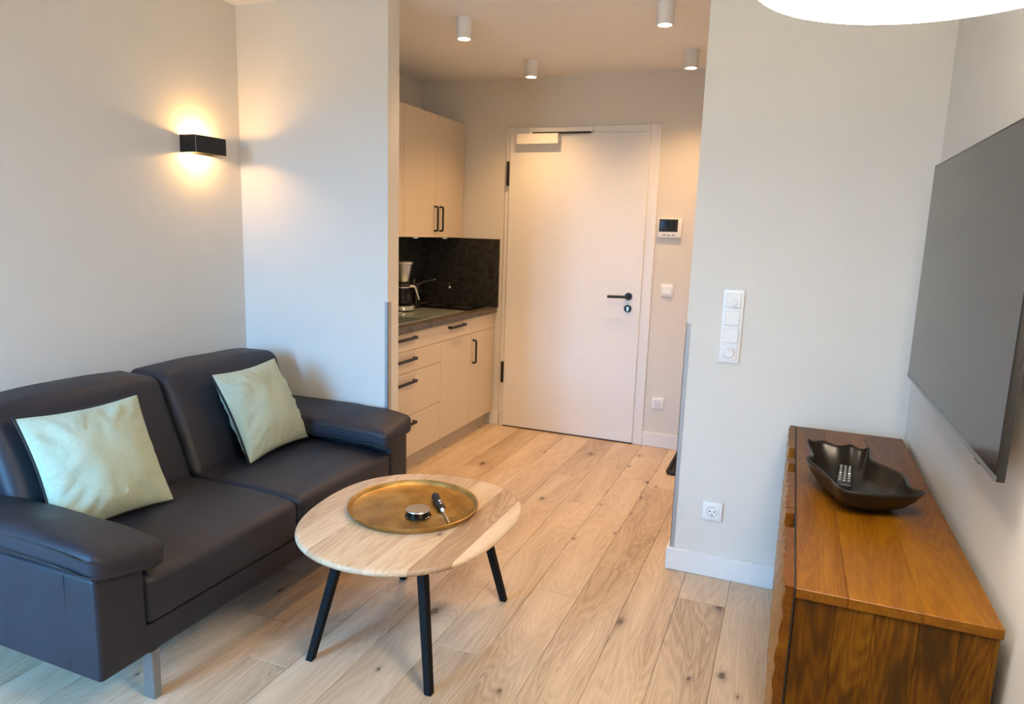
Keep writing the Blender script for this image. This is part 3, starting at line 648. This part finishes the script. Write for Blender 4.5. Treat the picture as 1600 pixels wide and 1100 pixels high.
carved_door(2.397, SBY1, (2.41, 2.53)); carved_door(1.940, 2.393, (2.255, 2.345)); carved_door(SBY0, 1.936, (1.80, 1.90))

# ------------------------------------------------------------------ bowl and remote on the sideboard
rim = [(.087, 2.32, .835), (.108, 2.335, .828), (.137, 2.349, .83), (.180, 2.343, .822), (.217, 2.365, .825), (.245, 2.352, .818), (.273, 2.362, .822), (.270, 2.282, .815), (.288, 2.232, .815), (.312, 2.200, .815), (.343, 2.145, .815),
       (.349, 2.059, .812), (.376, 2.018, .818), (.352, 1.975, .818), (.282, 1.932, .820), (.199, 1.910, .820), (.163, 1.922, .822), (.147, 1.994, .818), (.121, 2.059, .822), (.082, 2.143, .830), (.104, 2.215, .818)]
rim = [Vector(p) for p in rim]; NR = len(rim)
def cr(i, t):
    p0, p1, p2, p3 = rim[(i-1) % NR], rim[i % NR], rim[(i+1) % NR], rim[(i+2) % NR]
    return 0.5*((2*p1)+(p2-p0)*t+(2*p0-5*p1+4*p2-p3)*t*t+(3*p1-p0-3*p2+p3)*t**3)
RIM = [cr(i, k/5) for i in range(NR) for k in range(5)]
bc = Vector((.225, 2.125, 0)); bm = bmesh.new(); rings = []
prof = [(.12, .0), (.34, .0), (.50, .012), (.66, .09), (.80, .28), (.91, .58), (.98, .88), (1.0, 1.0)]
sm = []
M = len(RIM)
for k in range(M):   # smoothed lower outline
    acc = Vector((0, 0, 0))
    for q in range(-9, 10): acc += RIM[(k+q) % M]
    sm.append(acc/19)
zb = SBT+.0004
for s, hgt in prof:
    ring = []
    for k in range(M):
        wgt = max(0, (s-.55)/.45); p = sm[k]*(1-wgt)+RIM[k]*wgt
        q = bc+(Vector((p.x, p.y, 0))-bc)*s; ring.append(bm.verts.new((q.x, q.y, zb+hgt*(p.z-zb))))
    rings.append(ring)
for a, b in zip(rings, rings[1:]):
    for k in range(M): bm.faces.new((a[k], a[(k+1) % M], b[(k+1) % M], b[k]))
bm.faces.new(rings[0][::-1])
bowl = link_mesh('decorative_bowl', bm, 'bronze', origin=(bc.x, bc.y, zb), smooth=70)
md = bowl.modifiers.new('thickness', 'SOLIDIFY'); md.thickness = .004; md.offset = -1   # inwards
tag(bowl, 'dark bronze bowl with a wavy rim on the wooden sideboard', 'bowl')
# remote: local x = across, y = along, z up
rmx = Matrix.Translation((.2, 2.238, zb+.018)) @ Matrix.Rotation(math.radians(-5), 4, 'Z') @ Matrix.Rotation(math.radians(5), 4, 'X')
rc_ = thing('remote_control', (.2, 2.238, zb+.006), 'black remote control lying in the dark wavy bowl', 'remote control')
def lm(name, bm, mat, parent, mtx, sm_=None):
    bmesh.ops.transform(bm, matrix=mtx, verts=bm.verts); return link_mesh(name, bm, mat, parent, sm_)
rb = lm('remote_body', B(-.021, .021, -.082, .082, -.008, .008, .004, 3), 'black_plastic', rc_, rmx, 40)
for r_ in range(7):
    for c_ in range(3):
        white = (r_ == 3 and c_ != 1)
        lm('button', B(-.0155+c_*.012, -.0085+c_*.012, -.060+r_*.019, -.050+r_*.019, .0081, .0105, .001, 1), 'white_plastic' if white else 'grey_plastic', rb, rmx)

# ------------------------------------------------------------------ sofa
SF, SBK = -1.690, -2.655
sofa = thing('sofa', (-2.17, 2.04, 0), 'dark leather two-seat sofa with chunky armrests and steel legs', 'sofa')
def wr(amp, sc, seed):
    def fn(p, u):
        n = noise.noise_vector(Vector((p.x*sc+seed, p.y*sc, p.z*sc)))
        return p + n*amp
    return fn
A0, A1, A2, A3 = 1.207, 1.367, 2.718, 2.872          # outer / inner faces of the arms
def arm(y0, y1, cy0, cy1):
    a = link_mesh('arm_panel', soft(SBK+.03, SF, y0, y1, .165, .480, .014, 10, (.004, .003, 0)), 'leather', sofa, 60)
    yo = y0 if y0 < 2 else y1
    link_mesh('seam', T([(SF-.0095, yo+(.004 if y0 < 2 else -.004), .172), (SF-.0095, yo+(.004 if y0 < 2 else -.004), .476)], .0022, 6), 'leather_seam', a, 60)
    link_mesh('seam', T([(SF-.12, yo+(-.0006 if y0 < 2 else .0006), .178), (SF-.12, yo+(-.0014 if y0 < 2 else .0014), .47)], .0012, 6), 'leather_seam', a, 60)
    def fn(p, u):
        n = noise.noise_vector(Vector((p.x*9+y0*5, p.y*9, p.z*5)))*.004
        e = max(0, u[0])**6
        wrk = math.sin(p.y*120+p.x*25)*.0016*(max(0, u[0])**5)
        p = p+n+Vector((0, 0, -.020*e + wrk))
        # the inner edge hangs a little lower than the outer
        s = (p.y-(cy0+cy1)/2)/(cy1-cy0)*(1 if y0 < 2 else -1)
        p.z += -.045*s
        return p
    c = link_mesh('arm_cushion', soft(SBK+.06, SF+.026, cy0, cy1, .470, .556, .030, 16, (.008, .006, .020), fn), 'leather', sofa, 60)
    for zz in (.534, .487):
        pts = []
        X0, X1, r = SBK+.062, SF+.022, .03
        for (cx, cy, a0) in ((X1-r, cy0+r, -PI/2), (X1-r, cy1-r, 0), (X0+r, cy1-r, PI/2), (X0+r, cy0+r, PI)):
            for i in range(5): q = a0+PI/2*i/4; pts.append(Vector((cx+r*math.cos(q), cy+r*math.sin(q), 0)))
        full = []
        for i in range(len(pts)):
            p, q = pts[i], pts[(i+1) % len(pts)]; m_ = max(1, int((q-p).length/.03))
            full += [p.lerp(q, k/m_) for k in range(m_)]
        res = []
        for p in full:
            u = [(p.x-(X0+X1)/2)/((X1-X0)/2), (p.y-(cy0+cy1)/2)/((cy1-cy0)/2), 0]
            d = Vector((u[0]**9, u[1]**9 if abs(u[1]) < 1 else math.copysign(1, u[1]), 0))*.0025
            pz = Vector((p.x, p.y, zz)) + d
            res.append(fn(pz, u))
        link_mesh('piping', T(res, .0034, 6, True), 'leather_seam', c, 60)
arm(A0, A1, 1.190, 1.428); arm(A2, A3, 2.640, 2.878)
MID = 2.053
def seat(y0, y1, sd):
    def fn(p, u):
        n = noise.noise_vector(Vector((p.x*6+sd, p.y*6, p.z*6)))*.0025
        p = p+n
        if u[0] > 0: p.z -= .018*u[0]**4*max(0, u[2])     # waterfall front edge
        return p
    return link_mesh('seat_cushion', soft(-2.30, SF+.004, y0, y1, .252, .425, .032, 16, (.008, .002, .010), fn), 'leather', sofa, 60)
seat(A1+.001, MID-.0008, 1.0); seat(MID+.0008, A2-.001, 5.0)
def back(y0, y1, sd):
    def fn(p, u):
        n = noise.noise_vector(Vector((p.x*5+sd, p.y*5, p.z*5)))*.006
        p = p+n
        hh = (p.z-.42)/.42
        p.x -= .17*hh                       # recline
        p.z -= .006*(u[1]**4)*max(0, hh)
        return p
    o = link_mesh('back_cushion', soft(-2.43, -2.205, y0, y1, .400, .836, .040, 16, (.018, .004, .010), fn), 'leather', sofa, 60)
    return o
b1 = back(A1+.004, MID-.004, 2.2); b2 = back(MID+.004, A2+.03, 8.1)
link_mesh('back_frame', soft(SBK, -2.47, A1+.002, A2-.002, .165, .62, .03, 8), 'leather', sofa, 60)
link_mesh('base_rail', B(SBK+.05, SF-.012, A1+.001, A2-.001, .160, .250, .006), 'leather', sofa, 40)
for x in (SF-.052, SBK+.06):
    for y in (1.381, 2.68): link_mesh('leg', B(x, x+.044, y, y+.028, .0004, .1598, .0015, 1), 'leg_steel', sofa)

# ------------------------------------------------------------------ throw pillows
def pillow(c, s, yaw, tilt, spin, seed, label, th=.088):
    ca, sa = math.cos(yaw), math.sin(yaw)
    R = Matrix.Rotation(yaw, 4, 'Z') @ Matrix.Rotation(tilt, 4, 'Y') @ Matrix.Rotation(spin, 4, 'X')
    p = thing('throw_pillow', c, label, 'pillow', 'pale green linen pillows on the sofa')
    N = 34; bm = bmesh.new(); h = s/2
    def outline(u, v):
        return (u*h*(1-.085*(1-abs(v)**2.0)*abs(u)**3), v*h*(1-.085*(1-abs(u)**2.0)*abs(v)**3))
    def co(u, v, side):
        y, z = outline(u, v)
        t = (max(0, 1-u*u)*max(0, 1-v*v))**.55
        wrk = noise.noise(Vector((u*2.2+seed, v*2.2, side*3)))*.014
        e = max(abs(u), abs(v)); a = math.atan2(v, u)
        pk = math.sin(a*22+seed+5*noise.noise(Vector((u*2, v*2, seed))))*.013*max(0, e-.35)*max(0, 1-e)*5
        return Vector((side*(th*t + (wrk+pk)*min(1, t*2)), y, z))
    q = [math.sin(PI/2*(-1+2*i/N)) for i in range(N+1)]
    for side in (1, -1):
        g_ = [[bm.verts.new(R @ co(q[i], q[j], side) + Vector(c)) for i in range(N+1)] for j in range(N+1)]
        for j in range(N):
            for i in range(N): bm.faces.new((g_[j][i], g_[j][i+1], g_[j+1][i+1], g_[j+1][i]))
    bmesh.ops.remove_doubles(bm, verts=bm.verts, dist=2e-5)
    link_mesh('pillow_cover', bm, 'linen', p, 60)
    path = []
    for k in range(4*N):
        s_, i = divmod(k, N); f = q[i]
        u, v = ((f, -1), (1, f), (-f, 1), (-1, -f))[s_]
        y, z = outline(u, v); path.append(R @ Vector((0, y*1.006, z*1.006)) + Vector(c))
    tag(link_mesh('piping', T(path, .0052, 6, True), 'piping_black', p, 60), 'black piped edge')
pillow((-2.165, 1.602, .624), .42, -.114, -.45, .004, 1.0, 'pale green linen pillow with black piping on the sofa, nearest the viewer')
pillow((-2.190, 2.430, .628), .42, .041, -.449, .022, 6.0, 'pale green linen pillow with black piping leaning by the far armrest')

# ------------------------------------------------------------------ coffee table
TC = Vector((-1.185, 2.05, 0)); TT, TH = .450, .024
tbl = thing('coffee_table', (TC.x, TC.y, 0), 'rounded oak coffee table with splayed black legs before the sofa', 'table')
OUT = [(-1.428, 1.711), (-1.491, 1.813), (-1.545, 1.971), (-1.553, 2.123), (-1.531, 2.248), (-1.465, 2.368), (-1.371, 2.435), (-1.247, 2.470), (-1.116, 2.468), (-1.008, 2.455), (-.943, 2.417), (-.878, 2.329), (-.851, 2.267), (-.830, 2.161), (-.826, 2.024), (-.849, 1.889), (-.880, 1.786), (-.923, 1.716), (-.977, 1.671), (-1.056, 1.638), (-1.151, 1.622), (-1.234, 1.622), (-1.320, 1.644), (-1.387, 1.679)]
pol = sorted((math.atan2(y-TC.y, x-TC.x), math.hypot(x-TC.x, y-TC.y)) for x, y in OUT)
def rad(a):
    # low-order Fourier fit of the outline keeps the edge smooth
    return FO[0] + sum(FO[2*k-1]*math.cos(k*a)+FO[2*k]*math.sin(k*a) for k in range(1, 5))
def interp(a):
    n = len(pol)
    for i in range(n):
        a0, r0 = pol[i]; a1, r1 = pol[(i+1) % n]
        if i == n-1: a1 += 2*PI
        for aa in (a, a+2*PI):
            if a0 <= aa <= a1: return r0+(r1-r0)*(aa-a0)/(a1-a0)
    return pol[0][1]
S_ = 360; sam = [(2*PI*i/S_-PI, interp(2*PI*i/S_-PI)) for i in range(S_)]
FO = [sum(r for a, r in sam)/S_]
for k in range(1, 5): FO += [2*sum(r*math.cos(k*a) for a, r in sam)/S_, 2*sum(r*math.sin(k*a) for a, r in sam)/S_]
def table_solid():
    bm = bmesh.new(); n = 128; e = .014
    prof_ = [(-.030, 0), (-.014, .001)] + [(-e+e*math.sin(PI*i/8), TH/2-TH/2*math.cos(PI*i/8)) for i in range(1, 8)] + [(-.014, TH-.0005), (-.02, TH)]
    rings = []
    for d, z in prof_:
        ring = []
        for k in range(n):
            a = 2*PI*k/n; r = rad(a)+d; ring.append(bm.verts.new((TC.x+r*math.cos(a), TC.y+r*math.sin(a), TT-TH+z)))
        rings.append(ring)
    for a, b in zip(rings, rings[1:]):
        for k in range(n): bm.faces.new((a[k], a[(k+1) % n], b[(k+1) % n], b[k]))
    bm.faces.new(rings[0][::-1]); bm.faces.new(rings[-1]); return bm
cuts = [-1.60, -1.45, -1.335, -1.218, -1.105, -.985, -.885, -.78]
for a, b in zip(cuts, cuts[1:]):
    bm = table_solid()
    for xx, nx in ((a+.00015, -1), (b-.00015, 1)):
        gm = bm.verts[:]+bm.edges[:]+bm.faces[:]
        rs = bmesh.ops.bisect_plane(bm, geom=gm, plane_co=(xx, 0, 0), plane_no=(nx, 0, 0), clear_outer=True)
        ed = [x_ for x_ in rs['geom_cut'] if isinstance(x_, bmesh.types.BMEdge)]
        if ed: bmesh.ops.edgeloop_fill(bm, edges=ed)
    link_mesh('top_stave', bm, 'oak_table', tbl, 35, origin=((a+b)/2, TC.y, TT))
for (fx, fy, sx, sy) in ((-1.399, 1.745, 1, 1), (-.948, 1.755, -1, 1), (-.953, 2.380, -1, -1), (-1.404, 2.360, 1, -1)):
    tx, ty = fx+sx*.080, fy+sy*.088; hw = .0125
    bm = B(-hw, hw, -hw, hw, 0, 1, .0)
    for v in bm.verts:
        z = v.co.z*(TT-TH-.006); f = v.co.z
        v.co = Vector((fx*(1-f)+tx*f+v.co.x*(1+.25*f), fy*(1-f)+ty*f+v.co.y*(1+.25*f), .0004+z))
    bmesh.ops.bevel(bm, geom=bm.edges[:], offset=.002, segments=1, affect='EDGES')
    lg = link_mesh('leg', bm, 'table_metal', tbl)
    link_mesh('mounting_plate', B(tx-.04, tx+.04, ty-.04, ty+.04, TT-TH-.0055, TT-TH-.0003, .001, 1), 'table_metal', lg)
# tray
TRC = Vector((-1.205, 2.095, TT+.0004))
TR = .236
tray = LA([(TR-.022, 0), (TR-.012, .001), (TR-.002, .012), (TR, .021), (TR-.003, .0225), (TR-.007, .020), (TR-.014, .0085), (TR-.024, .005), (.10, .004), (.003, .004)], TRC, 96, caps=False)
tray.verts.ensure_lookup_table()
bmesh.ops.holes_fill(tray, edges=[e for e in tray.edges if e.is_boundary])
tr = link_mesh('round_tray', tray, 'brass', origin=TRC, smooth=35); tag(tr, 'round antique brass tray on the oak coffee table', 'tray')
zt = TRC.z+.0046
tin = thing('metal_lid', (-1.152, 2.035, zt), 'small dark metal cap with brushed top lying on the brass tray', 'cap')
link_mesh('cap_body', LA([(.046, zt), (.0465, zt+.002), (.043, zt+.004), (.0425, zt+.021)], (-1.152, 2.035, 0), 40), 'gloss_black', tin, 40)
link_mesh('cap_top', LA([(.0425, zt+.0212), (.0435, zt+.0225), (.042, zt+.0250), (.002, zt+.0258)], (-1.152, 2.035, 0), 40), 'brushed_steel', tin, 40)
sd0, sd1 = Vector((-1.172, 2.195, zt+.0155)), Vector((-1.020, 2.018, zt+.006)); dv = (sd1-sd0); Ls = dv.length; dv.normalize()
rot = dv.to_track_quat('Z', 'Y').to_matrix()
sdv = thing('screwdriver', sd0, 'small screwdriver with black grip lying on the brass tray', 'screwdriver')
Lg = Ls*.54
gp = link_mesh('grip', LA([(.006, 0), (.012, .003), (.0155, .012), (.0150, .05), (.0125, Lg*.62), (.0150, Lg*.75), (.0145, Lg*.92), (.009, Lg)], sd0, 12, rot), 'screwdriver_grip', sdv, 35)
for k in range(2):
    q = sd0+dv*(Lg*(.66+.17*k))+Vector((0, 0, .0135)); link_mesh('grip_inlay', LA([(.0045, 0), (.0035, .002)], q, 12), 'white_plastic', gp, 40)
link_mesh('ferrule', LA([(.0065, Lg-.001), (.0065, Lg+.014), (.004, Lg+.017)], sd0, 12, rot), 'white_plastic', sdv, 40)
link_mesh('shaft', LA([(.0030, Lg+.016), (.0030, Ls-.012), (.0024, Ls-.006), (.0018, Ls)], sd0, 10, rot), 'brushed_steel', sdv, 40)
